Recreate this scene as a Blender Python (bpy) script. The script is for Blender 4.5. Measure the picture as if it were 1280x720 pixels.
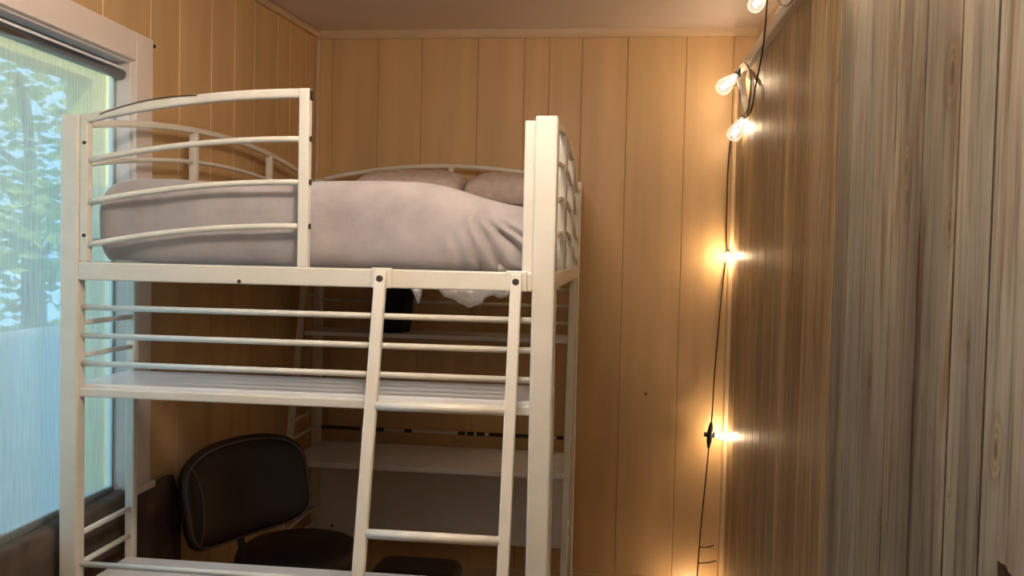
import bpy, bmesh, math, random
from mathutils import Vector, Matrix, noise
random.seed(7)
S = bpy.context.scene
for o in list(bpy.data.objects): bpy.data.objects.remove(o)
C = S.collection

# ------------------------------------------------------------------ camera, world, exposure
CAM = Vector((1.534, -2.241, 1.75)); F_PX = 1060.0
YAW, PITCH, ROLL = 0.1096, -0.0341, -0.0222
R = (Matrix.Rotation(YAW, 3, 'Z') @ Matrix.Rotation(PITCH, 3, 'X') @ Matrix.Rotation(ROLL, 3, 'Y'))
cd = bpy.data.cameras.new('camera'); cam = bpy.data.objects.new('camera', cd); C.objects.link(cam)
M4 = Matrix((R @ Vector((1, 0, 0)), R @ Vector((0, 0, 1)), R @ Vector((0, -1, 0)))).transposed().to_4x4()
M4.translation = CAM
cam.matrix_world = M4
cd.sensor_width = 36; cd.lens = F_PX / 1280 * 36; cd.clip_start = .02
S.camera = cam
S.view_settings.view_transform = 'Standard'; S.view_settings.look = 'None'
S.view_settings.gamma = 1; S.view_settings.use_curve_mapping = False
S.view_settings.exposure = 0.55
w = bpy.data.worlds.new('sky'); S.world = w; w.use_nodes = True
wn = w.node_tree.nodes; bgn = wn['Background']
bgn.inputs['Color'].default_value = (0.33, 0.66, 1.0, 1); bgn.inputs['Strength'].default_value = 3.9
sn = bpy.data.lights.new('sun', 'SUN'); sn.energy = 5.0; sn.color = (1, .93, .78); sn.angle = .01
so0 = bpy.data.objects.new('sun', sn); C.objects.link(so0); so0.rotation_euler = Vector((.55, -.40, .70)).to_track_quat('Z', 'Y').to_euler()
BULB_W = 2.0; BULB_COL = (1.0, 0.70, 0.40)
FILL_LAMP_W = 33; FILL_LAMP_COL = (1.0, 0.85, 0.70)

def area_portal(loc, rot, sx, sy):
    l = bpy.data.lights.new('window_portal', 'AREA'); l.shape = 'RECTANGLE'; l.size = sx; l.size_y = sy
    l.cycles.is_portal = True
    o = bpy.data.objects.new('window_portal', l); o.location = loc; o.rotation_euler = rot; C.objects.link(o)
area_portal((-.135, -.27, 1.66), (0, -math.pi/2, 0), 1.5, 1.5)

# ------------------------------------------------------------------ helpers
def mat(name, col, rough=.5, metal=0.0, bump=None, var=None, spec=.5, coat=0):
    m = bpy.data.materials.new(name); m.use_nodes = True
    nt = m.node_tree; b = nt.nodes['Principled BSDF']
    b.inputs['Base Color'].default_value = (*col, 1); b.inputs['Roughness'].default_value = rough
    b.inputs['Metallic'].default_value = metal
    b.inputs['Specular IOR Level'].default_value = spec
    if coat: b.inputs['Coat Weight'].default_value = coat; b.inputs['Coat Roughness'].default_value = .15
    tc = nt.nodes.new('ShaderNodeTexCoord')
    if var:      # (scale xyz, amount, detail)
        mp = nt.nodes.new('ShaderNodeMapping'); mp.inputs['Scale'].default_value = var[0]
        nt.links.new(tc.outputs['Object'], mp.inputs[0])
        n = nt.nodes.new('ShaderNodeTexNoise'); n.inputs['Scale'].default_value = 1; n.inputs['Detail'].default_value = var[2]
        nt.links.new(mp.outputs[0], n.inputs['Vector'])
        r = nt.nodes.new('ShaderNodeValToRGB'); a = var[1]
        r.color_ramp.elements[0].position = .3; r.color_ramp.elements[1].position = .7
        r.color_ramp.elements[0].color = (*[c*(1-a) for c in col], 1); r.color_ramp.elements[1].color = (*[min(1, c*(1+a)) for c in col], 1)
        nt.links.new(n.outputs[0], r.inputs[0]); nt.links.new(r.outputs[0], b.inputs['Base Color'])
    if bump:     # (scale xyz, strength, distance)
        mp = nt.nodes.new('ShaderNodeMapping'); mp.inputs['Scale'].default_value = bump[0]
        nt.links.new(tc.outputs['Object'], mp.inputs[0])
        n = nt.nodes.new('ShaderNodeTexNoise'); n.inputs['Scale'].default_value = 1; n.inputs['Detail'].default_value = 5
        nt.links.new(mp.outputs[0], n.inputs['Vector'])
        bp = nt.nodes.new('ShaderNodeBump'); bp.inputs['Strength'].default_value = bump[1]; bp.inputs['Distance'].default_value = bump[2]
        nt.links.new(n.outputs[0], bp.inputs['Height']); nt.links.new(bp.outputs[0], b.inputs['Normal'])
    return m

def link(name, bm, m, parent=None, smooth=False, bevel=0, seg=2):
    me = bpy.data.meshes.new(name); bmesh.ops.recalc_face_normals(bm, faces=bm.faces); bm.to_mesh(me); bm.free()
    for mm in (m if isinstance(m, (list, tuple)) else [m]): me.materials.append(mm)
    if smooth:
        for p in me.polygons: p.use_smooth = True
    o = bpy.data.objects.new(name, me); C.objects.link(o)
    if parent: o.parent = parent
    if bevel:
        b = o.modifiers.new('bevel', 'BEVEL'); b.width = bevel; b.segments = seg; b.limit_method = 'ANGLE'
    return o
def struct(name, bm, m, **k):
    o = link(name, bm, m, **k); o['kind'] = 'structure'; return o
def tag(o, label, cat, group=None):
    o['label'] = label; o['category'] = cat
    if group: o['group'] = group
    return o
def thing(name, label, cat, loc=(0, 0, 0), rz=0, group=None):
    o = bpy.data.objects.new(name, None); C.objects.link(o); o.location = loc; o.rotation_euler = (0, 0, rz)
    o.empty_display_size = .05
    return tag(o, label, cat, group)
def BM(): return bmesh.new()
def sm_(a, b, t): t = max(0, min(1, (t-a)/(b-a))); return t*t*(3-2*t)
def box(bm, a, b):
    x0, y0, z0 = a; x1, y1, z1 = b
    v = [bm.verts.new(p) for p in ((x0,y0,z0),(x1,y0,z0),(x1,y1,z0),(x0,y1,z0),(x0,y0,z1),(x1,y0,z1),(x1,y1,z1),(x0,y1,z1))]
    for f in ((0,3,2,1),(4,5,6,7),(0,1,5,4),(1,2,6,5),(2,3,7,6),(3,0,4,7)): bm.faces.new([v[i] for i in f])
    return bm
def tube(bm, pts, r, n=12, shape=None, up=None, caps=True, radii=None):
    """sweep a round (or given) cross-section along pts"""
    pts = [Vector(p) for p in pts]
    prof = shape or [(math.cos(2*math.pi*i/n)*r, math.sin(2*math.pi*i/n)*r) for i in range(n)]
    rings = []; U = None
    for i, p in enumerate(pts):
        t = (pts[min(i+1, len(pts)-1)] - pts[max(i-1, 0)]).normalized()
        if U is None:
            U = Vector(up) if up else (Vector((0,0,1)) if abs(t.z) < .9 else Vector((1,0,0)))
        U = (U - t*U.dot(t)).normalized(); V = t.cross(U)
        k = radii[i] if radii else 1
        rings.append([bm.verts.new(p + V*a*k + U*b*k) for a, b in prof])
    m = len(prof)
    for a, b in zip(rings, rings[1:]):
        for j in range(m): bm.faces.new((a[j], a[(j+1) % m], b[(j+1) % m], b[j]))
    if caps: bm.faces.new(rings[0][::-1]); bm.faces.new(rings[-1])
    return bm
def rect(w_, h_): return [(-w_/2,-h_/2),(w_/2,-h_/2),(w_/2,h_/2),(-w_/2,h_/2)]
def cyl(bm, p, q, r, n=16): return tube(bm, [p, q], r, n)
def lathe(bm, prof, n=24, mtx=None):
    rings = []
    for r, z in prof:
        rings.append([bm.verts.new((r*math.cos(2*math.pi*i/n), r*math.sin(2*math.pi*i/n), z)) for i in range(n)])
    for a, b in zip(rings, rings[1:]):
        for j in range(n): bm.faces.new((a[j], a[(j+1) % n], b[(j+1) % n], b[j]))
    bm.faces.new(rings[0][::-1]); bm.faces.new(rings[-1])
    if mtx: bmesh.ops.transform(bm, matrix=mtx, verts=bm.verts)
    return bm

# ------------------------------------------------------------------ materials
M = {}
M['panel'] = mat('tan_panelling', (.62, .41, .20), .45, bump=((8, 8, 1.5), .25, .004), var=((9, 9, .7), .10, 4))
M['ceiling'] = mat('ceiling_paint', (.74, .66, .62), .6, bump=((60, 60, 60), .2, .002), var=((2, 2, 2), .05, 3))
M['trim'] = mat('trim_paint', (.62, .54, .46), .45)
M['tantrim'] = mat('tan_trim_paint', (.60, .44, .27), .45)
M['casing'] = mat('casing_white', (.80, .70, .64), .45)
M['floor'] = mat('floor_wood', (.16, .10, .06), .4, var=((3, 20, 3), .3, 4))
M['metal'] = mat('cream_powder_coat', (.78, .76, .67), .32, bump=((30, 30, 30), .08, .001), var=((14, 14, 14), .035, 3))
M['board'] = mat('white_board', (.84, .84, .86), .3, var=((6, 6, 6), .04, 3))
M['screw'] = mat('dark_screw', (.05, .045, .04), .4, .6)
M['bolt'] = mat('grey_bolt', (.2, .2, .19), .35, .9)
M['black'] = mat('black_plastic', (.012, .012, .012), .45)
M['leather'] = mat('dark_leather', (.020, .012, .009), .34, bump=((90, 90, 90), .25, .001), var=((5, 5, 5), .35, 4), spec=.55)
M['leather2'] = mat('dark_leather_seat', (.022, .013, .009), .42, bump=((90, 90, 90), .25, .001), var=((5, 5, 5), .3, 4))
M['piping'] = mat('leather_piping', (.10, .09, .085), .16)
M['steel'] = mat('brushed_steel', (.5, .5, .5), .3, 1)
M['chrome'] = mat('roller_aluminium', (.30, .33, .36), .16, 1)
M['darkmetal'] = mat('dark_bracket', (.05, .055, .06), .35, .6)
M['duvet'] = mat('grey_plush', (.41, .375, .37), .95, bump=((160, 160, 160), .35, .002), var=((9, 9, 9), .15, 6), spec=.1)
nt = M['duvet'].node_tree; nt.nodes['Principled BSDF'].inputs['Sheen Weight'].default_value = .5
M['pillow'] = mat('pinkish_pillow', (.66, .56, .52), .9, bump=((60, 60, 60), .2, .003), var=((30, 30, 30), .1, 2), spec=.1)
M['sheet'] = mat('white_sheet', (.74, .73, .74), .7)
M['mattress'] = mat('mattress_ticking', (.7, .68, .64), .8)
M['cloth'] = mat('black_cloth', (.012, .013, .016), .8)
M['browncloth'] = mat('brown_cloth', (.115, .085, .065), .9, var=((9, 9, 9), .3, 4), bump=((120, 120, 120), .3, .002), spec=.1)
M['cable'] = mat('black_cable', (.012, .008, .006), .4)
M['strip'] = mat('white_strip', (.62, .58, .52), .4)
M['tree'] = mat('tree_bark', (.12, .09, .06), .9)
M['porch'] = mat('porch_paint', (.80, .64, .16), .8)
M['fence'] = mat('fence_boards', (.42, .46, .50), .8, var=((1, 8, .6), .2, 3))
M['ground'] = mat('pale_ground', (.16, .17, .15), .9, var=((2, 2, 2), .2, 3))
M['leaf'] = mat('leaf_green', (.36, .44, .12), .7, var=((6, 6, 6), .4, 3))

def _ky(u, v): d = R @ Vector(((u-640)/F_PX, 1, -(v-360)/F_PX)); q = CAM + d*((2.18-CAM.x)/d.x); return q.y, q.z
KNOTS = [(*_ky(u, v), kw*1.5, kh*1.5) for u, v, kw, kh in ((1190, 93, .030, .06), (1134, 246, .018, .045), (1187, 282, .020, .035), (1047, 98, .022, .03), (1087, 476, .018, .05),
         (1153, 503, .010, .014), (1163, 541, .008, .010), (1186, 620, .008, .010), (1099, 650, .012, .02), (1006, 301, .03, .006), (967, 405, .03, .005), (1133, 210, .022, .05), (1245, 560, .02, .05), (1210, 430, .012, .03))]
def wood_wall():
    m = bpy.data.materials.new('grey_barnwood'); m.use_nodes = True; nt = m.node_tree; N = nt.nodes; L = nt.links
    b = N['Principled BSDF']; tc = N.new('ShaderNodeTexCoord')
    def noise_(scale, det, dist=0, rough=.6):
        mp = N.new('ShaderNodeMapping'); mp.inputs['Scale'].default_value = scale; L.new(tc.outputs['Object'], mp.inputs[0])
        n = N.new('ShaderNodeTexNoise'); n.inputs['Scale'].default_value = 1; n.inputs['Detail'].default_value = det
        n.inputs['Distortion'].default_value = dist; n.inputs['Roughness'].default_value = rough
        L.new(mp.outputs[0], n.inputs['Vector']); return n.outputs[0]
    fine = noise_((30, 110, 3.2), 6, .4); mid = noise_((4, 16, .9), 4, .9); big = noise_((2, 6.1, .15), 2)
    patch = noise_((1, 2.2, 1.1), 3)
    def ramp(src, stops):
        r = N.new('ShaderNodeValToRGB'); e = r.color_ramp.elements
        while len(e) < len(stops): e.new(.5)
        for el, (p, c) in zip(e, stops): el.position = p; el.color = (*c, 1)
        L.new(src, r.inputs[0]); return r.outputs[0]
    def mix(a, b_, fac, mode='MIX'):
        x = N.new('ShaderNodeMix'); x.data_type = 'RGBA'; x.blend_type = mode
        if isinstance(fac, float): x.inputs[0].default_value = fac
        else: L.new(fac, x.inputs[0])
        L.new(a, x.inputs[6]); L.new(b_, x.inputs[7]); return x.outputs[2]
    base = ramp(mid, [(.34, (.17, .125, .085)), (.45, (.285, .27, .23)), (.56, (.34, .33, .285)), (.68, (.22, .165, .11))])
    tint = ramp(big, [(.35, (.62, .60, .58)), (.65, (1.05, .97, .86))])
    grain = ramp(fine, [(.34, (.55, .49, .42)), (.48, (1, 1, 1)), (.68, (1.15, 1.12, 1.08))])
    pt = ramp(patch, [(.3, (.8, .78, .75)), (.7, (1.1, 1.1, 1.1))])
    col = mix(mix(mix(base, tint, 1.0, 'MULTIPLY'), grain, .8, 'MULTIPLY'), pt, 1.0, 'MULTIPLY')
    sx = N.new('ShaderNodeSeparateXYZ'); L.new(tc.outputs['Object'], sx.inputs[0])
    # each board its own tint
    bd = N.new('ShaderNodeMath'); bd.operation = 'MULTIPLY_ADD'; bd.inputs[1].default_value = 1/.1705; bd.inputs[2].default_value = .245; L.new(sx.outputs['Y'], bd.inputs[0])
    fl = N.new('ShaderNodeMath'); fl.operation = 'FLOOR'; L.new(bd.outputs[0], fl.inputs[0])
    wn_ = N.new('ShaderNodeTexWhiteNoise'); wn_.noise_dimensions = '1D'; L.new(fl.outputs[0], wn_.inputs['W'])
    bt = ramp(wn_.outputs['Value'], [(0, (.80, .76, .70)), (.5, (1, 1, 1)), (1, (1.12, 1.12, 1.14))])
    col = mix(col, bt, 1.0, 'MULTIPLY')
    # honey coloured boards towards the corner; tint partly stands in for warm light
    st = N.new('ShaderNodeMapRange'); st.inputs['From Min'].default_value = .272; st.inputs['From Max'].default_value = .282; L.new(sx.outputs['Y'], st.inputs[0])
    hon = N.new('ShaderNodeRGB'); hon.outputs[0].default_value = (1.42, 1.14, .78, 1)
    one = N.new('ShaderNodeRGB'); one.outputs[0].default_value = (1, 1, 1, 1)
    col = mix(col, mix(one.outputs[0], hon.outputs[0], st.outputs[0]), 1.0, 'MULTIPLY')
    # knots at the places the boards have them: (y, z, half width, half height)
    ns = N.new('ShaderNodeTexNoise'); ns.inputs['Scale'].default_value = 9; L.new(tc.outputs['Object'], ns.inputs['Vector'])
    cen = N.new('ShaderNodeVectorMath'); cen.operation = 'SUBTRACT'; cen.inputs[1].default_value = (.5, .5, .5); L.new(ns.outputs['Color'], cen.inputs[0])
    amp = N.new('ShaderNodeVectorMath'); amp.operation = 'MULTIPLY'; amp.inputs[1].default_value = (0, .008, .02); L.new(cen.outputs[0], amp.inputs[0])
    add_ = N.new('ShaderNodeVectorMath'); L.new(tc.outputs['Object'], add_.inputs[0]); L.new(amp.outputs[0], add_.inputs[1])
    prev = None
    for ky, kz, kw, kh in KNOTS:
        a_ = N.new('ShaderNodeVectorMath'); a_.operation = 'SUBTRACT'; a_.inputs[1].default_value = (0, ky, kz); L.new(add_.outputs[0], a_.inputs[0])
        m_ = N.new('ShaderNodeVectorMath'); m_.operation = 'MULTIPLY'; m_.inputs[1].default_value = (0, 1/kw, 1/kh); L.new(a_.outputs[0], m_.inputs[0])
        l_ = N.new('ShaderNodeVectorMath'); l_.operation = 'LENGTH'; L.new(m_.outputs[0], l_.inputs[0])
        if prev is None: prev = l_.outputs['Value']
        else:
            mn = N.new('ShaderNodeMath'); mn.operation = 'MINIMUM'; L.new(prev, mn.inputs[0]); L.new(l_.outputs['Value'], mn.inputs[1]); prev = mn.outputs[0]
    kr = ramp(prev, [(0.0, (.22, .16, .11)), (.22, (.42, .35, .27)), (.32, (1.15, 1.05, .88)), (.45, (.62, .55, .46)), (.55, (1.15, 1.06, .92)), (.72, (.72, .66, .58)), (1, (1, 1, 1))])
    col = mix(col, kr, .85, 'MULTIPLY')
    L.new(col, b.inputs['Base Color'])
    b.inputs['Specular IOR Level'].default_value = .55
    rr = N.new('ShaderNodeMapRange'); rr.inputs['To Min'].default_value = .34; rr.inputs['To Max'].default_value = .62
    L.new(mid, rr.inputs[0]); L.new(rr.outputs[0], b.inputs['Roughness'])
    add = N.new('ShaderNodeMath'); add.operation = 'ADD'; L.new(fine, add.inputs[0]); L.new(mid, add.inputs[1])
    bp = N.new('ShaderNodeBump'); bp.inputs['Strength'].default_value = .12; bp.inputs['Distance'].default_value = .002
    L.new(add.outputs[0], bp.inputs['Height']); L.new(bp.outputs[0], b.inputs['Normal'])
    return m
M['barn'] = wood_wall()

def shade_mat():
    m = bpy.data.materials.new('roller_screen_fabric'); m.use_nodes = True; nt = m.node_tree; N = nt.nodes; L = nt.links
    N.remove(N['Principled BSDF']); out = N['Material Output']
    tc = N.new('ShaderNodeTexCoord'); mp = N.new('ShaderNodeMapping'); mp.inputs['Scale'].default_value = (1, 240, 7)
    L.new(tc.outputs['Object'], mp.inputs[0])
    n = N.new('ShaderNodeTexNoise'); n.inputs['Scale'].default_value = 1; n.inputs['Detail'].default_value = 4; L.new(mp.outputs[0], n.inputs['Vector'])
    mr = N.new('ShaderNodeMapRange'); mr.inputs['From Min'].default_value = .3; mr.inputs['From Max'].default_value = .7
    mr.inputs['To Min'].default_value = .20; mr.inputs['To Max'].default_value = .50; L.new(n.outputs[0], mr.inputs[0])
    tr = N.new('ShaderNodeBsdfTransparent'); tr.inputs[0].default_value = (.97, .95, .93, 1)
    tl = N.new('ShaderNodeBsdfTranslucent'); tl.inputs[0].default_value = (.66, .64, .50, 1)
    df = N.new('ShaderNodeBsdfDiffuse'); df.inputs[0].default_value = (.45, .46, .43, 1)
    a = N.new('ShaderNodeMixShader'); a.inputs[0].default_value = .5; L.new(tl.outputs[0], a.inputs[1]); L.new(df.outputs[0], a.inputs[2])
    b = N.new('ShaderNodeMixShader'); L.new(mr.outputs[0], b.inputs[0]); L.new(a.outputs[0], b.inputs[1]); L.new(tr.outputs[0], b.inputs[2])
    L.new(b.outputs[0], out.inputs[0]); return m
M['shade'] = shade_mat()
def glass_mat(name, gloss=.08, tint=(1, 1, 1)):
    m = bpy.data.materials.new(name); m.use_nodes = True; nt = m.node_tree; N = nt.nodes; L = nt.links
    N.remove(N['Principled BSDF']); out = N['Material Output']
    tr = N.new('ShaderNodeBsdfTransparent'); tr.inputs[0].default_value = (*tint, 1)
    gl = N.new('ShaderNodeBsdfGlossy'); gl.inputs['Roughness'].default_value = .05
    lw = N.new('ShaderNodeLayerWeight'); lw.inputs[0].default_value = .35
    ad = N.new('ShaderNodeMath'); ad.operation = 'MULTIPLY_ADD'; ad.inputs[1].default_value = .7; ad.inputs[2].default_value = gloss
    L.new(lw.outputs['Fresnel'], ad.inputs[0])
    mx = N.new('ShaderNodeMixShader'); L.new(ad.outputs[0], mx.inputs[0]); L.new(tr.outputs[0], mx.inputs[1]); L.new(gl.outputs[0], mx.inputs[2])
    L.new(mx.outputs[0], out.inputs[0]); return m
M['glass'] = glass_mat('window_glass', .02); M['globe'] = glass_mat('globe_glass', .1)
def emit(name, col, s):
    m = bpy.data.materials.new(name); m.use_nodes = True; nt = m.node_tree; N = nt.nodes
    N.remove(N['Principled BSDF']); e = N.new('ShaderNodeEmission'); e.inputs[0].default_value = (*col, 1); e.inputs[1].default_value = s
    nt.links.new(e.outputs[0], N['Material Output'].inputs[0]); return m
def bulbglass():
    m = bpy.data.materials.new('lit_bulb_glass'); m.use_nodes = True; nt = m.node_tree; N = nt.nodes; L = nt.links
    N.remove(N['Principled BSDF']); out = N['Material Output']
    tr = N.new('ShaderNodeBsdfTransparent'); e = N.new('ShaderNodeEmission'); e.inputs[0].default_value = (1, .80, .58, 1)
    e.inputs[1].default_value = 1.0
    lw = N.new('ShaderNodeLayerWeight'); lw.inputs[0].default_value = .5
    mr = N.new('ShaderNodeMapRange'); mr.inputs['To Min'].default_value = .12; mr.inputs['To Max'].default_value = .80; L.new(lw.outputs['Facing'], mr.inputs[0])
    mx = N.new('ShaderNodeMixShader'); L.new(mr.outputs[0], mx.inputs[0]); L.new(tr.outputs[0], mx.inputs[1]); L.new(e.outputs[0], mx.inputs[2])
    L.new(mx.outputs[0], out.inputs[0]); return m
M['bulb'] = bulbglass()
M['filament'] = emit('filament_glow', (1, .86, .66), 14)
M['lampglow'] = emit('lamp_diffuser', (1, .86, .72), 4)

# ------------------------------------------------------------------ room shell
XL, XR, XR2, YB, YF = -.05, 2.18, 2.27, 2.24, -3.3
def ceil_z(y): return 2.955 - .062*(YB - y)
bm = BM(); box(bm, (XL-.1, YF-.1, -.05), (XR2+.1, YB+.1, 0)); struct('floor', bm, M['floor'])
bm = BM()
v = [bm.verts.new(p) for p in ((XL-.12, YF-.1, ceil_z(YF-.1)), (XR2+.12, YF-.1, ceil_z(YF-.1)), (XR2+.12, YB+.1, ceil_z(YB+.1)), (XL-.12, YB+.1, ceil_z(YB+.1)))]
u = [bm.verts.new(q.co + Vector((0, 0, .05))) for q in v]
bm.faces.new(v); bm.faces.new(u[::-1])
for i in range(4): bm.faces.new((v[i], v[(i+1) % 4], u[(i+1) % 4], u[i]))
struct('ceiling', bm, M['ceiling'])

def grooved(bm, axis, plane, back, a, b, z0, z1, grooves, gw=.008, gd=.005, square=False):
    """solid wall slab whose face at 'plane' has V grooves; axis = running axis"""
    xs = [(a, 0)]
    for g in sorted(grooves):
        if a + gw < g < b - gw and square: xs += [(g-gw/2, 0), (g-gw/2+.001, 1), (g+gw/2-.001, 1), (g+gw/2, 0)]
        elif a + gw < g < b - gw: xs += [(g-gw/2, 0), (g, 1), (g+gw/2, 0)]
    xs.append((b, 0))
    s = 1 if back > plane else -1
    def P(t, d, z):
        q = plane + s*gd*d
        return (t, q, z) if axis == 'x' else (q, t, z)
    zt = z1 if callable(z1) else (lambda t: z1)
    lo = [bm.verts.new(P(t, d, z0)) for t, d in xs]
    hi = [bm.verts.new(P(t, d, zt(t))) for t, d in xs]
    for i in range(len(xs)-1): bm.faces.new((lo[i], lo[i+1], hi[i+1], hi[i]))
    def Q(t, z): return (t, back, z) if axis == 'x' else (back, t, z)
    b0, b1, b2, b3 = [bm.verts.new(Q(*q)) for q in ((a, z0), (b, z0), (b, zt(b)), (a, zt(a)))]
    bm.faces.new((b0, b1, b2, b3))
    bm.faces.new([b1, b0] + lo); bm.faces.new([b3, b2] + hi[::-1])
    bm.faces.new((b0, b3, hi[0], lo[0])); bm.faces.new((b2, b1, lo[-1], hi[-1]))
zc = ceil_z(YB) + .02
bm = BM()
grooved(bm, 'x', YB, YB+.1, XL-.1, XR2+.1, 0, zc, [.04, .291, .531, .833, 1.08, 1.211, 1.383, 1.619, 1.918, 2.16])
struct('wall_back', bm, M['panel'])
WY0, WY1, WZ0, WZ1 = -1.05, .45, .915, 2.385        # window opening
LG = [.561, .762, 1.016, 1.228, 1.43, 1.70, 1.86, 2.08, .28, .02, -.21, -.5, -.8, -1.02, -1.3, -1.6, -1.8, -2.1, -2.5, -2.9]
bm = BM()
grooved(bm, 'y', XL, XL-.07, WY1, YB, 0, lambda t: ceil_z(t)+.02, LG)
grooved(bm, 'y', XL, XL-.07, WY0, WY1, WZ1, lambda t: ceil_z(t)+.02, LG)
grooved(bm, 'y', XL, XL-.07, WY0, WY1, 0, WZ0, LG)
grooved(bm, 'y', XL, XL-.07, YF, WY0, 0, lambda t: ceil_z(t)+.02, LG)
struct('wall_left', bm, M['panel'])
bm = BM(); grooved(bm, 'x', YF, YF-.1, XL-.1, XR2+.1, 0, ceil_z(YF)+.02, [i*.23 for i in range(1, 10)])
struct('wall_front', bm, M['panel'])
# plank wall in front of the right wall, its broken corner cut out
PG = []; y = -3.3; k = 0
marks = [-3.1, -2.93, -2.76, -2.6, -2.43, -2.26, -2.1, -1.92, -1.76, -1.6, -1.43, -1.26, -1.09, -.905, -.724, -.574, -.394, -.22, -.03, .115, .276, .45, .63, .8, .96, 1.13, 1.31, 1.48, 1.66, 1.83, 2.0, 2.15]
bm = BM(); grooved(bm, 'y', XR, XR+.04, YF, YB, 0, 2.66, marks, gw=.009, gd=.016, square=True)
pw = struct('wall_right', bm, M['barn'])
def ray(u, v): return R @ Vector(((u-640)/F_PX, 1, -(v-360)/F_PX))
def onx(u, v, x): d = ray(u, v); return CAM + d*((x-CAM.x)/d.x)
def ony(u, v, y_): d = ray(u, v); return CAM + d*((y_-CAM.y)/d.y)
cut = BM()
hole = [onx(*q, XR) for q in ((1246, 745), (1247, 700), (1250, 703), (1257, 707), (1260, 715), (1267, 722), (1272, 735), (1264, 748))]
f0 = [cut.verts.new((XR-.02, p.y, p.z)) for p in hole]; f1 = [cut.verts.new((XR+.06, p.y, p.z)) for p in hole]
cut.faces.new(f0); cut.faces.new(f1[::-1])
for i in range(len(hole)): cut.faces.new((f0[i], f0[(i+1) % len(hole)], f1[(i+1) % len(hole)], f1[i]))
co = link('cutter', cut, M['black'])
md = pw.modifiers.new('hole', 'BOOLEAN'); md.operation = 'DIFFERENCE'; md.object = co; md.solver = 'EXACT'
dg = bpy.context.evaluated_depsgraph_get(); dg.update()
nm = bpy.data.meshes.new_from_object(pw.evaluated_get(dg)); pw.modifiers.clear(); pw.data = nm
bpy.data.objects.remove(co)
bm = BM(); box(bm, (XR+.075, YF, 0), (XR2+.1, YB, 2.66)); box(bm, (XR2, YF, 2.655), (XR2+.1, YB, 3.0)); struct('wall_right_backing', bm, M['tantrim'])
# trims
bm = BM(); tube(bm, [(XR-.004, YF, 2.685), (XR-.004, YB, 2.685)], 1, shape=rect(.05, .052), up=(0, 0, 1)); struct('trim_1', bm, M['trim'], bevel=.006)
bm = BM(); box(bm, (XR+.04, YF, 2.64), (XR2, YB, 2.665)); struct('trim_2', bm, M['trim'])
bm = BM(); tube(bm, [(XL, YB-.012, ceil_z(YB)-.02), (XR2, YB-.012, ceil_z(YB)-.02)], 1, shape=[(-.014, -.02), (.004, -.022), (.012, -.006), (.016, .02), (-.014, .02)], up=(0, 0, 1)); struct('trim_3', bm, M['tantrim'])
bm = BM(); tube(bm, [(XL+.011, YF, ceil_z(YF)-.018), (XL+.011, YB, ceil_z(YB)-.018)], 1, shape=rect(.022, .03), up=(0, 0, 1)); struct('trim_4', bm, M['tantrim'], bevel=.005)
bm = BM(); box(bm, (XL, YB-.022, 0), (XL+.025, YB, ceil_z(YB)-.04)); struct('trim_5', bm, M['tantrim'], bevel=.006)
bm = BM(); tube(bm, [(XR-.002, YB-.012, 0), (XR-.002, YB-.012, 2.66)], 1, shape=rect(.035, .035), up=(1, 0, 0)); struct('trim_6', bm, M['tantrim'], bevel=.008, )
for nm_, a, b in (('baseboard_back', (XL, YB-.012, 0), (XR, YB, .09)), ('baseboard_left', (XL, YF, 0), (XL+.012, YB, .09)), ('baseboard_right', (XR-.012, YF, 0), (XR, YB, .09))):
    bm = BM(); box(bm, a, b); struct(nm_, bm, M['tantrim'], bevel=.003)
# window
win = bpy.data.objects.new('window_1', None); C.objects.link(win); win['kind'] = 'structure'
def wp(name, a, b, m, bev=.003):
    bm = BM(); box(bm, a, b); o = link(name, bm, m, win, bevel=bev); return o
cx0, cx1 = XL-.002, XL+.018
wp('casing', (cx0, WY1-.005, WZ0+.03), (cx1, WY1+.098, WZ1+.09), M['casing'])
wp('casing', (cx0, WY0-.11, WZ0+.03), (cx1, WY0+.005, WZ1+.09), M['casing'])
wp('casing', (cx0, WY0+.005, WZ1-.005), (cx1-.001, WY1-.005, WZ1+.09), M['casing'])
wp('sill', (XL-.072, WY0, WZ0-.02), (XL+.004, WY1, WZ0+.004), M['panel'])
wp('sill_end', (XL-.002, WY1-.005, WZ0+.005), (XL+.024, WY1+.125, WZ0+.03), M['casing'])
wp('jamb', (XL-.07, WY1-.012, WZ0), (XL, WY1, WZ1), M['casing'])
wp('jamb', (XL-.07, WY0, WZ0), (XL, WY0+.012, WZ1), M['casing'])
wp('jamb', (XL-.07, WY0+.012, WZ1-.012), (XL, WY1-.012, WZ1), M['casing'])
fx0, fx1 = XL-.069, XL-.054
wp('sash', (fx0, WY1-.026, WZ0), (fx1, WY1-.012, WZ1-.012), M['fence'])
wp('sash', (fx0, WY0+.012, WZ0), (fx1, WY0+.055, WZ1-.012), M['fence'])
wp('sash', (fx0, WY0+.055, WZ1-.026), (fx1, WY1-.026, WZ1-.012), M['fence'])
wp('sash', (fx0, WY0+.055, WZ0), (fx1, WY1-.026, WZ0+.045), M['fence'])
wp('glass', (XL-.063, WY0+.05, WZ0+.04), (XL-.060, WY1-.05, WZ1-.02), M['glass'], 0)
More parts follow.
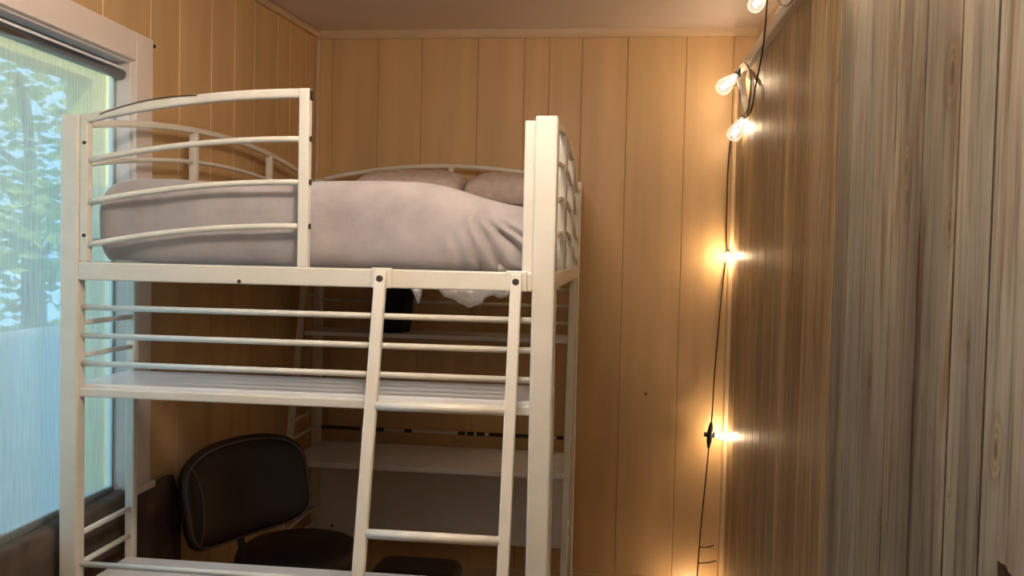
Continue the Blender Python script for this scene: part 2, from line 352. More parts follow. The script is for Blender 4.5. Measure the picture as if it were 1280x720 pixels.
# roller shade
sh = thing('roller_shade', 'translucent woven roller shade on a shiny metal tube covering the window', 'window shade', (XL-.04, WY1-.02, 2.345))
def child_world(o, parent):
    o.parent = parent; o.matrix_parent_inverse = Matrix.Translation(-parent.location) if parent.rotation_euler.z == 0 else (Matrix.Translation(parent.location) @ Matrix.Rotation(parent.rotation_euler.z, 4, 'Z')).inverted()
    return o
ys0, ys1 = WY0+.03, onx(153, 150, XL-.05).y
bm = BM(); cyl(bm, (XL-.035, ys0, 2.334), (XL-.035, ys1+.008, 2.334), .019, 24); child_world(link('roller_tube', bm, M['chrome'], smooth=True), sh)
bm = BM(); box(bm, (XL-.016, ys0, 2.345), (XL-.012, ys1-.05, 2.352)); child_world(link('highlight_strip', bm, M['board']), sh)  # white strip standing in for the highlight along the roller tube
bm = BM(); box(bm, (XL-.052, ys1+.009, 2.30), (XL-.012, ys1+.013, 2.372)); child_world(link('bracket', bm, M['darkmetal'], bevel=.002), sh)
bm = BM(); box(bm, (XL-.064, ys0-.0185, 2.30), (XL-.004, ys0-.01, 2.372)); child_world(link('bracket', bm, M['darkmetal'], bevel=.002), sh)
bm = BM()
ny = 80; nz = 40; g = []
for j in range(nz+1):
    row = []
    for i in range(ny+1):
        yy = ys0 + (ys1-ys0)*i/ny; t = j/nz; zb = WZ0 + .008 + .006*noise.noise((yy*7, 0, 3))
        zz = 2.32*(1-t) + zb*t
        row.append(bm.verts.new((XL-.050 + .002*noise.noise((yy*5, zz*2, 0)), yy, zz)))
    g.append(row)
for j in range(nz):
    for i in range(ny): bm.faces.new((g[j][i], g[j][i+1], g[j+1][i+1], g[j+1][i]))
child_world(link('shade_fabric', bm, M['shade'], smooth=True), sh)

bm = BM(); rows = []
for j in range(13):
    t = j/12; row = []
    for i in range(91):
        yy = -1.25 + 2.03*i/90; zt_ = .932 + .008*noise.noise((yy*6, 1, 0)) + .005*noise.noise((yy*21, 4, 0)) - .10*sm_(.70, .78, yy)
        row.append(bm.verts.new((XL+.016+.007*math.sin(yy*38+t)*(1-t*.5)+.004*noise.noise((yy*9, t*3, 2)), yy, .02+(zt_-.02)*t)))
    rows.append(row)
for dx_, dz_ in ((-.022, .006), (-.045, .008), (-.062, .002)): rows.append([bm.verts.new((XL+.016+dx_, v_.co.y, max(v_.co.z, .90 if v_.co.y < WY1 else 0)+dz_ if v_.co.y < WY1 else v_.co.z)) if v_.co.y < WY1 else bm.verts.new((XL+.010, v_.co.y, v_.co.z+.001)) for v_ in rows[12]])
for a, b in zip(rows, rows[1:]):
    for i in range(90): bm.faces.new((a[i], a[i+1], b[i+1], b[i]))
o = link('wall_cloth', bm, M['browncloth'], smooth=True); sd = o.modifiers.new('thickness', 'SOLIDIFY'); sd.thickness = .006
tag(o, 'dark brown cloth covering the wall below the window sill', 'cloth')
# ------------------------------------------------------------------ outside the window
bm = BM(); box(bm, (-14, -14, -.35), (XL-.13, 22, -.3)); struct('ground', bm, M['ground'])
po = thing('porch_frame', 'yellow painted porch post and beam outside the window', 'porch', (-.9, .9, -.3))
bm = BM(); box(bm, (-1.0, -6, 2.54), (-.86, 3.0, 3.15)); child_world(link('beam', bm, M['porch'], bevel=.005), po)
for py in (1.50, -3.2):
    bm = BM(); box(bm, (-1.0, py, -.3), (-.86, py+1.5, 2.54)); child_world(link('post', bm, M['porch'], bevel=.005), po)
fn = thing('garden_fence', 'pale board fence across the yard outside the window', 'fence', (-2.6, 3, -.3))
for i in range(60):
    bm = BM(); box(bm, (-2.62, -6+i*.2, -.3), (-2.6, -6+i*.2+.19, 1.15+.02*random.random())); child_world(link('board', bm, M['fence']), fn)
def tree(name, label, x, y, h, cr, n, m):
    t = thing(name, label, 'tree', (x, y, -.3), group='garden trees outside the window')
    bm = BM(); tube(bm, [(0, 0, 0), (.05, .03, h*.4), (-.03, .1, h*.7), (0, 0, h)], 1, n=10, shape=[(math.cos(a)*.12, math.sin(a)*.12) for a in [2*math.pi*i/10 for i in range(10)]], radii=[1.2, 1, .7, .2])
    for k_ in range(7):
        a = random.random()*6.28; z = h*(.45+.07*k_)
        tube(bm, [(0, 0, z), (math.cos(a)*cr*.4, math.sin(a)*cr*.4, z+.3), (math.cos(a)*cr*.8, math.sin(a)*cr*.8, z+.5)], .03, n=6)
    link('trunk', bm, M['tree'], t, smooth=True)
    bm = BM()
    for k_ in range(n):
        d = Vector((random.gauss(0, 1), random.gauss(0, 1), random.gauss(0, 1))).normalized()*cr*random.random()**.45
        p = Vector((d.x, d.y, h*.72 + d.z*1.15))
        q = Vector((noise.noise(p*1.3), noise.noise(p*1.3+Vector((9, 0, 0))), 0))
        if q.x < -.12: continue
        s = .05 + .07*random.random(); A = Matrix.Rotation(random.random()*6.28, 3, 'Z') @ Matrix.Rotation(random.random()*3, 3, 'X')
        vs = [bm.verts.new(p + A @ Vector(c)*s) for c in ((-1, 0, 0), (0, -.5, .1), (1.1, 0, 0), (0, .5, .1))]
        bm.faces.new(vs)
    lf = link('foliage', bm, m, t)
tree('garden_tree', 'leafy tree nearest outside the window seen through the shade', -4.1, 5.5, 3.5, 1.35, 2300, M['leaf'])
tree('garden_tree', 'leafy tree beyond the nearest one, seen through the left of the shade', -7.2, 7.0, 4.6, 1.7, 2200, M['leaf'])
tree('garden_tree', 'farthest leafy tree, seen through the right of the shade', -4.9, 10.8, 5.4, 1.9, 2400, M['leaf'])

# ------------------------------------------------------------------ loft bed
W, D, D1 = 1.40, 2.136, .34
bed = thing('loft_bed', 'cream metal loft bed with ladder, arched guard rails, shelves and a desk', 'bed')
def bp(name, bm, m=None, smooth=False, bevel=.004, parent=None): return link(name, bm, m or M['metal'], parent or bed, smooth, bevel)
ZT, ZTR = 2.13, 2.15
pw_, pd_ = .054, .042
for (x0, x1, y0, y1, zt) in ((0, pw_, 0, pd_, ZT), (W-.06, W, 0, pd_, ZT), (0, .045, D-.045, D, ZTR), (W-.05, W, D-.045, D, ZTR)):
    bm = BM(); box(bm, (x0, y0, .012), (x1, y1, zt)); p_ = bp('post', bm, bevel=.006)
    bm = BM(); box(bm, (x0-.001, y0-.001, 0), (x1+.001, y1+.001, .018)); link('foot_cap', bm, M['black'], p_)
# deck rails
ZR0, ZR1 = 1.664, 1.715
bm = BM(); box(bm, (pw_, .002, ZR0), (W-.06, .03, ZR1)); fr = bp('front_rail', bm)
bm = BM(); cyl(bm, (.53, .004, 1.672), (.53, -.002, 1.672), .005, 12); link('screw', bm, M['screw'], fr)
bm = BM(); box(bm, (.03, D-.03, ZR0), (W-.03, D-.006, ZR1)); bp('rear_rail', bm)
bm = BM(); box(bm, (.008, pd_, ZR0), (.034, D-.045, ZR1)); bp('side_rail', bm)
bm = BM(); box(bm, (W-.034, pd_, ZR0), (W-.008, D-.045, ZR1)); bp('side_rail', bm)
bm = BM()
for i in range(14): box(bm, (.034, .12+i*.143, ZR0+.01), (W-.034, .155+i*.143, ZR0+.03))
bp('slat_base', bm)
# front guard
def guard_tube(name, pts, w_, h_, parent=None, m=None):
    bm = BM(); tube(bm, pts, 1, shape=rect(w_, h_), up=(0, 0, 1)); return bp(name, bm, m, bevel=min(w_, h_)*.3, parent=parent)
def quarter(x0, x1, z0, z1, y, n=14):
    return [(x0+(x1-x0)*i/n, y, z0+(z1-z0)*(1-(1-i/n)**2)) for i in range(n+1)]
tr_ = guard_tube('guard_rail', quarter(.052, .700, 2.115, 2.190, .018), .022, .026)
bm = BM(); tube(bm, [(x, .0055, z+.002) for x, _, z in quarter(.115, .40, 2.128, 2.180, 0)], .0015, 6); link('scratch', bm, M['screw'], tr_, smooth=True)
for z0, z1 in ((2.000, 2.066), (1.883, 1.948), (1.762, 1.827)):
    bm = BM(); tube(bm, quarter(.066, .70, z0, z1, .018), .0085, 10); bp('guard_rail', bm, smooth=True, bevel=0)
bm = BM(); box(bm, (.692, .004, ZR1-.002), (.721, .032, 2.203)); gp = bp('guard_post', bm)
for z in (2.066, 1.948, 1.827): bm = BM(); cyl(bm, (.720, .018, z), (.724, .018, z), .008, 12); link('screw', bm, M['screw'], gp)
bm = BM(); box(bm, (.7205, .008, 2.172), (.724, .028, 2.198)); link('end_plug', bm, M['black'], gp)
bm = BM(); box(bm, (pw_, .006, ZR1), (.078, .034, 2.117)); g1 = bp('guard_post', bm)
for z in (2.05, 1.79): bm = BM(); cyl(bm, (.07, .008, z), (.07, .003, z), .005, 10); link('screw', bm, M['screw'], g1)
bm = BM(); box(bm, (W-.088, .006, ZR1-.03), (W-.06, .034, 2.118)); bp('guard_post', bm)
# side and rear guards (arched)
def arch(a, b, z0, zm, n=20): return [(a+(b-a)*i/n, z0+(zm-z0)*(1-(2*i/n-1)**2)) for i in range(n+1)]
for X in (.025, W-.025):
    guard_tube('guard_rail', [(X, y, z) for y, z in arch(pd_, D-.045, 2.105, 2.205)], .020, .022)
    for k_ in range(1, 4):
        bm = BM(); tube(bm, [(X, y, z) for y, z in arch(pd_, D-.045, 2.105-.115*k_, 2.205-.115*k_)], .0085, 10); bp('guard_rail', bm, smooth=True, bevel=0)
    for Y in (.73, 1.43):
        zt = 2.105+.1*(1-(2*(Y-pd_)/(D-.045-pd_)-1)**2)
        bm = BM(); box(bm, (X-.014, Y-.013, ZR1-.002), (X+.014, Y+.013, zt-.008)); bp('guard_post', bm)
guard_tube('guard_rail', [(x, D-.018, z) for x, z in arch(.045, W-.05, 2.15, 2.225)], .02, .022)
for k_ in range(1, 4):
    bm = BM(); tube(bm, [(x, D-.018, z) for x, z in arch(.045, W-.05, 2.15-.12*k_, 2.225-.12*k_)], .0085, 10); bp('guard_rail', bm, smooth=True, bevel=0)
bm = BM(); box(bm, (.71, D-.031, ZR1-.002), (.735, D-.006, 2.217)); bp('guard_post', bm)
# front shelf unit: bars, shelves, sub posts
for z in (1.586, 1.505, 1.425, .845):
    bm = BM(); cyl(bm, (pw_-.004, .025, z), (W-.058, .025, z), .0085, 14); bp('cross_bar', bm, smooth=True, bevel=0)
for z in (1.365, .757):
    bm = BM(); box(bm, (.012, .034 if z > 1 else .044, z-.020), (W-.012, D1-.01, z)); bp('shelf', bm, M['board'], bevel=.002)
    bm = BM(); tube(bm, [(.02, .022, z-.022), (W-.02, .022, z-.022)], 1, shape=rect(.016, .026), up=(0, 0, 1)); bp('shelf_rail', bm)
for x0 in (.004, W-.042):
    bm = BM(); tube(bm, [(x0+.017, D1-.004, .012), (x0+.013, D1+.006, ZR0)], 1, shape=rect(.026, .03), up=(1, 0, 0)); bp('shelf_upright', bm)
    for z in (1.537, 1.441, .916, .827, .50, .3):
        bm = BM(); cyl(bm, (x0+.014, pd_-.004, z), (x0+.014, D1-.008, z), .0085, 12); bp('side_bar', bm, smooth=True, bevel=0)
# rear desk unit with raked uprights
def yr(z): return 1.54 + .26*(z/1.263) if z < 1.263 else 1.80+.075*(z-1.263)/.31
def yr(z): return 1.535 + (1.905-1.535)*z/1.60
for x0 in (.004, W-.042):
    bm = BM(); tube(bm, [(x0+.018, yr(0.012), .012), (x0+.016, yr(ZR0), ZR0)], 1, shape=rect(.024, .03), up=(1, 0, 0)); bp('desk_upright', bm)
    for z in (.929, .840, .406, .327, 1.54, 1.45):
        bm = BM(); cyl(bm, (x0+.016, yr(z)+.01, z), (x0+.016, D-.04, z), .0085, 12); bp('side_bar', bm, smooth=True, bevel=0)
for z in (1.600, 1.515, 1.425):
    bm = BM(); cyl(bm, (.04, D-.022, z), (W-.045, D-.022, z), .0085, 14); bp('cross_bar', bm, smooth=True, bevel=0)
bm = BM(); box(bm, (.035, 1.875, 1.345), (W-.035, D-.012, 1.366)); bp('shelf', bm, M['board'], bevel=.002)
bm = BM(); box(bm, (.036, 1.66, .733), (W-.036, D-.012, .758)); bp('desk_top', bm, M['board'], bevel=.003)
bm = BM(); box(bm, (.045, D-.034, .258), (W-.05, D-.02, .733)); mp_ = bp('back_panel', bm, M['board'], bevel=.002)
for x in (.12, W-.12):
    bm = BM(); cyl(bm, (x, D-.033, .31), (x, D-.036, .31), .008, 14); link('screw', bm, M['screw'], mp_)
# ladder
def yl(z): return -.018 - .222*(1.69-z)
lad = thing('ladder', '', ''); del lad['label']; del lad['category']; lad.parent = bed
for x, wd in ((.934, .032), (1.300, .030)):
    bm = BM(); tube(bm, [(x, yl(.02), .02), (x, yl(1.20), 1.20), (x, yl(1.66), 1.66), (x, -.012, 1.71)], 1, shape=rect(wd, .022), up=(0, 1, 0)); r_ = bp('ladder_rail', bm, parent=lad)
    bm = BM(); box(bm, (x-.028, -.014, ZR0), (x+.028, .001, ZR1+.004)); bp('bracket', bm, parent=lad, bevel=.003)
    bm = BM(); cyl(bm, (x, -.0235, 1.690), (x, -.031, 1.690), .0095, 16); link('bolt', bm, M['bolt'], lad, smooth=False, bevel=.001)
for z in (1.360, 1.045, .73, .415, .10):
    bm = BM(); cyl(bm, (.934+.012, yl(z), z), (1.300-.012, yl(z), z), .0125, 16); bp('rung', bm, parent=lad, smooth=True, bevel=0)

# ------------------------------------------------------------------ bedding
bm = BM(); box(bm, (.085, .075, 1.697), (W-.085, D-.16, 1.86)); mt = link('mattress', bm, M['mattress'], bevel=.04, seg=4)
tag(mt, 'mattress under the grey duvet on the loft bed deck', 'mattress')
def softbox(a, b, nx, ny, nz, rad, fn=None):
    bm = BM(); A = Vector(a); B = Vector(b); c = (A+B)/2; h = (B-A)/2
    verts = {}
    def V(i, j, k):
        key = (i, j, k)
        if key not in verts:
            p = Vector((A.x+(B.x-A.x)*i/nx, A.y+(B.y-A.y)*j/ny, A.z+(B.z-A.z)*k/nz))
            inner = Vector([max(-(h[q]-rad[q]), min(h[q]-rad[q], p[q]-c[q])) for q in range(3)])
            d = p-c-inner
            dn = Vector((d.x/rad[0], d.y/rad[1], d.z/rad[2]))
            mx = max(abs(dn.x), abs(dn.y), abs(dn.z))
            if dn.length > 1e-9: dn = dn.normalized()*mx
            p = c + inner + Vector((dn.x*rad[0], dn.y*rad[1], dn.z*rad[2]))
            if fn: p = fn(p)
            verts[key] = bm.verts.new(p)
        return verts[key]
    for k in (0, nz):
        for i in range(nx):
            for j in range(ny): bm.faces.new((V(i,j,k), V(i+1,j,k), V(i+1,j+1,k), V(i,j+1,k)))
    for j in (0, ny):
        for i in range(nx):
            for k in range(nz): bm.faces.new((V(i,j,k), V(i+1,j,k), V(i+1,j,k+1), V(i,j,k+1)))
    for i in (0, nx):
        for j in range(ny):
            for k in range(nz): bm.faces.new((V(i,j,k), V(i,j+1,k), V(i,j+1,k+1), V(i,j,k+1)))
    return bm
def sm(a, b, t): t = max(0, min(1, (t-a)/(b-a))); return t*t*(3-2*t)
def cp(*pts): return [(q.x, q.z) for q in (ony(u, v, .045) for u, v in pts)]
CREASES = [(cp((586, 238), (598, 262), (605, 290), (616, 320), (632, 350)), .010, .015),
           (cp((578, 262), (588, 295), (594, 320), (606, 350)), .009, .011),
           (cp((598, 240), (618, 266), (636, 292), (654, 325)), .010, .016),
           (cp((614, 243), (640, 268), (668, 300)), .009, .012),
           (cp((560, 280), (572, 310), (580, 345)), .012, .006)]
def duv(p):
    q = p.copy()
    top = sm(1.75, 1.93, p.z)
    q.z -= top*(.062*sm(1.0, 1.36, p.x) + .02*sm(.2, .05, p.x)*1.0)
    q.z += top*.008*noise.noise((p.x*3, p.y*3, 1)) + top*.006*math.sin(p.x*9)*sm(.6, 0, p.y)
    fr = sm(.30, .06, p.y)
    q.y -= fr*(.012*noise.noise((p.x*3.2, 5, p.z*4)) + .005*noise.noise((p.x*9, 2, p.z*6)))
    for line, wd, dp in CREASES:
        best = (9, 0); nl = len(line)-1
        for k_, (a, b) in enumerate(zip(line, line[1:])):
            dx, dz = b[0]-a[0], b[1]-a[1]
            tt = max(0, min(1, ((p.x-a[0])*dx+(p.z-a[1])*dz)/(dx*dx+dz*dz)))
            best = min(best, (math.hypot(p.x-a[0]-dx*tt, p.z-a[1]-dz*tt), (k_+tt)/nl))
        dmin, along = best; tp = sm(0, .45, along); wd = wd*(.7+.6*along)
        q.y += fr*tp*dp*(math.exp(-(dmin/wd)**2) - .6*math.exp(-((dmin-wd*2.2)/(wd*1.1))**2))
    rt = sm(1.2, 1.33, p.x)
    q.x += rt*.008*math.sin(p.y*24+p.z*14)
    return q
bm = softbox((.066, .046, 1.709), (W-.048, D-.12, 1.958), 130, 120, 26, (.05, .055, .09), duv)
dv = link('duvet', bm, M['duvet'], smooth=True); tag(dv, 'plush grey duvet spread over the top bunk, creased at its right corner', 'duvet')
def pil(p):
    return p
def pillow(name, cx_, cy_, cz_, L_, W_, H_, rz, label):
    bm = BM(); nx, ny = 36, 26; top = {}; bot = {}
    for i in range(nx+1):
        for j in range(ny+1):
            a = -1+2*i/nx; b = -1+2*j/ny
            k_ = max(0, (1-abs(a)**5)*(1-abs(b)**2.6))**.36
            x = a*L_/2*(1-.06*(1-k_)*(b*b)); y = b*W_/2*(1-.06*(1-k_)*(a*a))
            z = H_/2*k_ + .006*noise.noise((a*4, b*4, cx_))*k_
            top[i, j] = bm.verts.new((x, y, z)); bot[i, j] = top[i, j] if (i in (0, nx) or j in (0, ny)) else bm.verts.new((x, y, -z*.8))
    for i in range(nx):
        for j in range(ny):
            for g_ in (top, bot):
                try: bm.faces.new((g_[i,j], g_[i+1,j], g_[i+1,j+1], g_[i,j+1]))
                except ValueError: pass
    o = link(name, bm, M['pillow'], smooth=True); o.location = (cx_, cy_, cz_); o.rotation_euler = (math.radians(9), 0, rz)
    return tag(o, label, 'pillow')
pillow('pillow', .605, 1.76, 2.075, .52, .38, .175, .04, 'pinkish pillow behind the duvet, under the rear arched rail, left of its neighbour')
pillow('pillow', 1.118, 1.74, 2.067, .48, .38, .175, -.06, 'pinkish pillow nearest the right front post, behind the duvet slope')
# sheet corners sagging below the deck
def sag(name, pts, y, label):
    """closed cloth pouch drooping between given (px,pz) lower outline points"""
    bm = BM(); n = len(pts); rows = []
    for f in range(7):
        t = f/6
        rows.append([bm.verts.new((x + .004*noise.noise((x*30, t*3, 0)), y + .02*math.sin(t*math.pi)*((1.70-z)/.1) + .008*math.sin(x*120), 1.70 + (z-1.70)*t)) for x, z in pts])
    for a, b in zip(rows, rows[1:]):
        for i in range(n-1): bm.faces.new((a[i], a[i+1], b[i+1], b[i]))
    o = link(name, bm, M['sheet'], smooth=True); s = o.modifiers.new('thickness', 'SOLIDIFY'); s.thickness = .003
    return tag(o, label, 'sheet')
def sp(px, py): q = ony(px, py, .07); return (q.x, q.z)
sag('bed_sheet', [sp(*q) for q in ((545, 358), (550, 364), (556, 371), (566, 374), (576, 379), (586, 385), (594, 382), (603, 379), (606, 373), (616, 369), (624, 373), (634, 371), (640, 362))], .07, 'white sheet sagging below the bed deck between the ladder rails')
sag('bed_sheet', [sp(*q) for q in ((512, 358), (516, 366), (519, 374), (523, 380), (526, 372), (529, 358))], .07, 'small pointed white sheet tip hanging below the deck by the left ladder rail')
# black cloth on the rear shelf
bm = BM(); p0 = ony(478, 400, 2.0); p1 = ony(510, 400, 2.0)
n = 30
rings = []
for j in range(12):
    t = j/11; z = 1.367 + .30*t; row = []
    for i in range(n):
        a = 2*math.pi*i/n; xc = (p0.x+p1.x)/2 + .02*t; rx = (p1.x-p0.x)/2*(1+.25*t)+.01*math.sin(a*5+t*3); ry = .07+.008*math.sin(a*6)
        row.append(bm.verts.new((xc+rx*math.copysign(abs(math.cos(a))**.7, math.cos(a)), 1.99+ry*math.copysign(abs(math.sin(a))**.7, math.sin(a)), z)))
    rings.append(row)
for a, b in zip(rings, rings[1:]):
    for i in range(n): bm.faces.new((a[i], a[(i+1) % n], b[(i+1) % n], b[i]))
bm.faces.new(rings[0][::-1]); bm.faces.new(rings[-1])
tag(link('cloth_bag', bm, M['cloth'], smooth=True), 'black cloth bag standing on the rear shelf under the bed deck', 'bag')

# ------------------------------------------------------------------ clip strip between the rear posts
ls = thing('cable_strip', 'thin white strip with black clips stretched above the desk between rear posts', 'cable', (.045, D-.05, .83))
bm = BM(); a = ony(402, 533.5, D-.05); b = ony(704, 547.5, D-.05); cyl(bm, a, b, .0065, 8); child_world(link('strip', bm, M['strip'], smooth=True), ls)
for u0, u1 in ((402, 452), (470, 482), (508, 517), (575, 584), (586, 595), (598, 608), (613, 631), (645, 662), (696, 704)):
    bm = BM(); cyl(bm, a.lerp(b, (u0-402)/302), a.lerp(b, (u1-402)/302), .0105, 8); child_world(link('clip', bm, M['black'], smooth=False, bevel=.002), ls)

# ------------------------------------------------------------------ leather chair under the bed
ch = thing('desk_chair', 'dark brown leather chair with a wide curved backrest beside the window wall', 'chair', (.33, 1.05, 0), 0)
A = Vector((.032, .645, 0)); B = Vector((.35, 1.09, 0)); mid = (A+B)/2; U = (B-A).normalized(); Nn = Vector((U.y, -U.x, 0))   # Nn points to the seat
half = (B-A).length/2
def padpt(a, b, side, extra=0):
    # a along width, b up, superellipse disc -> outline
    r = (abs(a)**4.4+abs(b)**4.4)**(1/4.4)
    th = .047*max(0, 1-r**7)**.5
    zc_ = .838 + .02*a - .012*a*a
    hh = .185*(1 - .10*a*a)
    z = zc_ + b*hh
    back = -.075*(1-a*a)                       # bowed away from the sitter at the middle
    lean = -.05*b
    p = mid + U*(a*half) + Nn*(back+lean+side*th+extra)
    return Vector((p.x, p.y, z))
bm = BM(); na, nb = 44, 24
def disc(i, j):
    x = -1+2*i/na; y = -1+2*j/nb
    # square to superellipse
    m_ = max(abs(x), abs(y)); s_ = (abs(x)**4.4+abs(y)**4.4)**(1/4.4)
    k_ = m_/s_ if s_ > 1e-9 else 1
    return x*k_, y*k_
fr_, bk_ = {}, {}
for i in range(na+1):
    for j in range(nb+1):
        a_, b_ = disc(i, j); fr_[i, j] = bm.verts.new(padpt(a_, b_, 1, 0))
        bk_[i, j] = fr_[i, j] if (i in (0, na) or j in (0, nb)) else bm.verts.new(padpt(a_, b_, -1, 0))
for i in range(na):
    for j in range(nb):
        for g_ in (fr_, bk_):
            try: bm.faces.new((g_[i,j], g_[i+1,j], g_[i+1,j+1], g_[i,j+1]))
            except ValueError: pass
bk = child_world(link('backrest', bm, M['leather'], smooth=True), ch)
bm = BM(); pts = []
for t in range(61):
    th_ = 2*math.pi*t/60; c_, s_ = math.cos(th_), math.sin(th_)
    k_ = .93/(abs(c_)**4.4+abs(s_)**4.4)**(1/4.4)
    pts.append(padpt(c_*k_, s_*k_, 1))
tube(bm, pts, .0045, 8, caps=False); o = link('piping', bm, M['piping'], bk, smooth=True)
bm = BM(); pts = []
for t in range(21):
    b_ = -.86+1.72*t/20; pts.append(padpt(-.70-.16*b_*b_+.02*b_, b_*.97, 1, .002))
tube(bm, pts, .003, 8); link('seam', bm, M['piping'], bk, smooth=True)
# seat
sc = Vector((.33, 1.05, 0))
prof = [(.02, .50), (.17, .50), (.225, .515), (.24, .54), (.235, .565), (.20, .590), (.12, .605), (.02, .610)]
bm = BM(); lathe(bm, prof, 40)
for v_ in bm.verts:
    v_.co.x *= 1.08; v_.co += sc; v_.co.z += -.015+.006*noise.noise(v_.co*6)
st = child_world(link('seat', bm, M['leather2'], smooth=True), ch)
bm = BM()
for sgn in (.0,):
    p_ = mid + U*(half*sgn) + Nn*(-.06); 
    tube(bm, [(p_.x, p_.y, .78), (p_.x, p_.y, .66), tuple(p_+Nn*.03+Vector((0, 0, .53))), tuple(p_+Nn*.14+Vector((0, 0, .497)))], 1, shape=rect(.030, .008), up=tuple(Nn))
child_world(link('back_bracket', bm, M['darkmetal'], bevel=.002), ch)
bm = BM(); cyl(bm, (sc.x, sc.y, .10), (sc.x, sc.y, .502), .028, 20); child_world(link('column', bm, M['steel'], smooth=True), ch)
for k_ in range(5):
    a_ = 2*math.pi*k_/5+.5; e = Vector((math.cos(a_)*.25, math.sin(a_)*.25, 0)); bm = BM()
    tube(bm, [sc+Vector((0, 0, .115)), sc+e*.5+Vector((0, 0, .10)), sc+e+Vector((0, 0, .075))], 1, shape=rect(.04, .025), up=(0, 0, 1), radii=[1, .9, .7])
    lg = child_world(link('leg', bm, M['darkmetal'], bevel=.004), ch)
    bm = BM(); T = Vector((-math.sin(a_), math.cos(a_), 0))*.016; c0 = sc+e+Vector((0, 0, .03)); cyl(bm, c0-T, c0+T, .03, 20); cyl(bm, c0, sc+e+Vector((0, 0, .08)), .006, 8)
    link('caster', bm, M['black'], lg, bevel=.002)
# dark stool behind the lower shelf
so = thing('stool', 'low dark upholstered stool under the bed behind the bottom shelf', 'stool', (.79, 1.28, 0))
bm = softbox((-.215, -.15, .36), (.16, .15, .435), 24, 20, 6, (.07, .09, .034)); cu = link('cushion', bm, M['leather2'], so, smooth=True)
for sx in (-1, 1):
    for sy in (-1, 1):
        bm = BM(); tube(bm, [(-.015+sx*.13, sy*.11, .37), (-.015+sx*.16, sy*.14, 0)], 1, n=10, shape=[(math.cos(2*math.pi*i/10)*.016, math.sin(2*math.pi*i/10)*.016) for i in range(10)], radii=[1, .7]); link('leg', bm, M['darkmetal'], so, smooth=True)

# ------------------------------------------------------------------ string lights
sl = thing('string_light', 'black cord string light with clear glass bulbs hanging down the back right corner', 'string light', (2.1, 2.1, 0))
def bulb(socket, direction, size=1.0, power=1.0):
    """socket = point where the glass starts; direction = where the bulb points"""
    d = Vector(direction).normalized(); mtx = Matrix.Translation(Vector(socket)) @ d.to_track_quat('Z', 'Y').to_matrix().to_4x4()
    s = size
    bm = BM(); lathe(bm, [(.012*s, -.034*s), (.014*s, -.03*s), (.015*s, 0), (.013*s, .003*s)], 14, mtx); so_ = child_world(link('socket', bm, M['black'], smooth=True), sl)
    # faceted pear
    bm = BM(); lathe(bm, [(.012*s, 0), (.017*s, .016*s), (.029*s, .052*s), (.033*s, .074*s), (.027*s, .094*s), (.010*s, .104*s)], 8, mtx); b_ = child_world(link('bulb', bm, M['bulb']), sl)
    bm = BM()
    for a_ in range(3):
        c_, s_ = math.cos(a_*2.1), math.sin(a_*2.1)
        tube(bm, [mtx @ Vector((c_*x_*s, s_*x_*s, z_*s)) for x_, z_ in ((.004, .004), (.012, .05), (.010, .082), (-.002, .086), (-.010, .05))], .0022*s, 6)
    f_ = link('filament', bm, M['filament'], b_)
    l = bpy.data.lights.new('bulb_light', 'POINT'); l.energy = BULB_W*power; l.color = BULB_COL; l.shadow_soft_size = .012*s
    lo = bpy.data.objects.new('bulb_light', l); C.objects.link(lo); lo.location = mtx @ Vector((0, 0, .045*s)) ; child_world(lo, sl)
    return mtx
YC = YB-.07
def pa(u, v, y): return ony(u, v, y)
def px(u, v, x): return onx(u, v, x)
XS = 2.09
# first bulb, high near the trim
q1 = ony(957, -8, 1.42); e1 = ony(935, 17, 1.36)
bulb(q1, e1-q1, 1.05)
q2 = ony(921, 94, 1.96); bulb(q2, ony(895, 117, 1.93)-q2, 1.2)
q3 = ony(930, 148, 1.96); bulb(q3, ony(911, 179, 1.93)-q3, 1.2)
q4 = pa(911, 318, YC+.03); bulb(q4, pa(909, 325, YC-.1)-q4, 1.0, 1.4)      # faces the camera
q5 = pa(893, 544, YC-.03); bulb(q5, pa(915, 546.5, YC-.05)-q5, .9, 1.2)
q6 = pa(869, 740, YC-.06); bulb(q6, pa(862, 790, YC-.08)-q6, 1.0, 1.0)
extra = []
for yy in (.12, -.42, -.98, -1.68, -2.4):
    p_ = Vector((2.10, yy, 2.60)); bulb(p_, (-.25, 0, -1), 1.0); extra.append(p_)
def cord(pts, r=.0035, name='cord'):
    # smooth through points
    P = [Vector(p) for p in pts]; out = []
    P2 = [P[0]] + P + [P[-1]]
    for i in range(1, len(P2)-2):
        for k_ in range(8):
            t = k_/8; p0, p1, p2, p3 = P2[i-1], P2[i], P2[i+1], P2[i+2]
            out.append(.5*((2*p1)+(p2-p0)*t+(2*p0-5*p1+4*p2-p3)*t*t+(3*p1-p0-3*p2+p3)*t**3))
    out.append(P[-1]); bm = BM(); tube(bm, out, r, 8); return child_world(link(name, bm, M['cable'], smooth=True), sl)
top = []
for p_ in reversed(extra): top += [p_+Vector((.02, -.35, .045)), p_+Vector((.01, 0, .035))]
cord(top + [(2.13, .78, 2.64), px(962, -12, 2.14), px(957, 30, 2.14), px(953, 65, 2.14), px(944, 110, 2.14), px(939, 138, 2.13), px(931, 148, 2.125)])
cord([px(931, 148, 2.125), px(926, 130, 2.13), px(924, 108, 2.135), px(921, 92, 2.135), px(930, 78, 2.14), px(938, 92, 2.13), px(938, 118, 2.12), px(934, 144, 2.12)], .003)
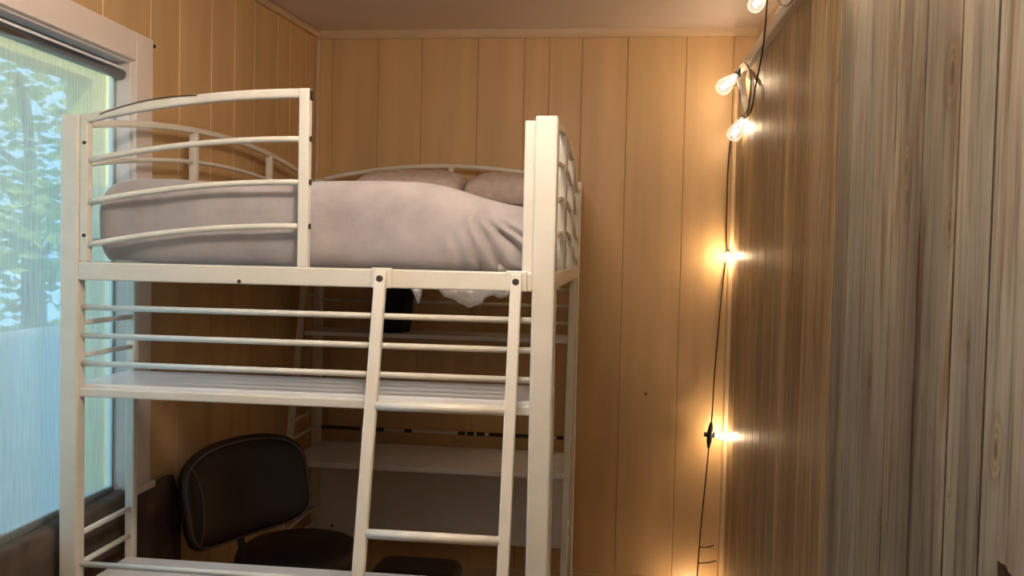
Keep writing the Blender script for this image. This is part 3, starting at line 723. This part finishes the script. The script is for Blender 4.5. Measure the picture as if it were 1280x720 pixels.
cord([px(931, 147, 2.13), pa(916, 165, 2.15), pa(911, 200, YC+.03), pa(909, 240, YC+.03), pa(908, 290, YC+.03), pa(908, 318, YC+.045), pa(904, 350, YC+.03), pa(899, 400, YC), pa(893, 470, YC), pa(890, 520, YC), pa(887, 545, YC-.03), pa(885, 570, YC-.02), pa(880, 620, YC-.02), pa(876, 660, YC-.03), pa(873, 700, YC-.04), pa(870, 735, YC-.05)])
bm = BM(); a = pa(889, 528, YC-.03); b = pa(885.5, 560, YC-.03); tube(bm, [a, a.lerp(b, .25), a.lerp(b, .5), a.lerp(b, .75), b], .016, 12, radii=[.4, .8, 1, .8, .4]); child_world(link('cord_junction', bm, M['cable'], smooth=True), sl)
bm = BM(); cyl(bm, pa(880, 543, YC-.03), pa(884, 543, YC-.03), .012, 10); child_world(link('cord_nub', bm, M['cable']), sl)
for u0, v0, u1, v1 in ((875, 684, 892, 682), (873, 704, 895, 701)):
    cord([pa(u0, v0, YC-.04), pa((u0+u1)/2, (v0+v1)/2+1, YB-.04), pa(u1, v1, YB-.03)], .003, 'clip_wire')
# tan cable hook where the cord turns down
bm = BM(); tube(bm, [px(933, 84, 2.17), px(928, 98, 2.15), px(930, 120, 2.145), px(934, 140, 2.14), px(940, 128, 2.15), px(941, 105, 2.16), px(936, 90, 2.172)], 1, shape=rect(.028, .008), up=(0, 0, 1))
tag(link('cable_hook', bm, M['trim'], bevel=.003), 'curled tan hook holding the cord below the ceiling trim in the corner', 'hook')

# small nails
bm = BM(); p_ = onx(192, 58, XL); cyl(bm, p_+Vector((-.004, 0, 0)), p_+Vector((.006, 0, 0)), .006, 10); tag(link('nail', bm, M['screw']), 'dark nail in the tan wall beside the top corner of the window casing', 'nail')
bm = BM(); p_ = ony(807, 492, YB); cyl(bm, p_+Vector((0, .004, 0)), p_+Vector((0, -.006, 0)), .006, 10); tag(link('nail', bm, M['screw']), 'small dark nail low on the tan back wall right of the bed', 'nail')

# ------------------------------------------------------------------ added fill lamp on the ceiling, out of the camera's view
LX, LY = 1.25, -.85; cz_ = ceil_z(LY)
cl = thing('fill_lamp', 'added unseen globe lamp on the ceiling in front of the bed, for fill light', 'lamp', (LX, LY, cz_-.002))
bm = BM(); lathe(bm, [(.06, 0), (.06, -.02), (.05, -.03), (.01, -.035)], 32); link('ceiling_rose', bm, M['casing'], cl)
bm = BM(); lathe(bm, [(.02, -.03), (.026, -.035), (.026, -.06), (.02, -.065)], 24); link('socket', bm, M['steel'], cl, smooth=True)
bm = BM(); lathe(bm, [(.03, -.05)] + [(.10*math.sin(a), -.15+.10*math.cos(a)) for a in [.35+i*(2.7/16) for i in range(17)]], 32); link('globe', bm, M['globe'], cl, smooth=True)
l = bpy.data.lights.new('fill_lamp_light', 'POINT'); l.shadow_soft_size = .095; l.energy = FILL_LAMP_W; l.color = FILL_LAMP_COL
lo = bpy.data.objects.new('fill_lamp_light', l); C.objects.link(lo); lo.location = (0, 0, -.16); lo.parent = cl
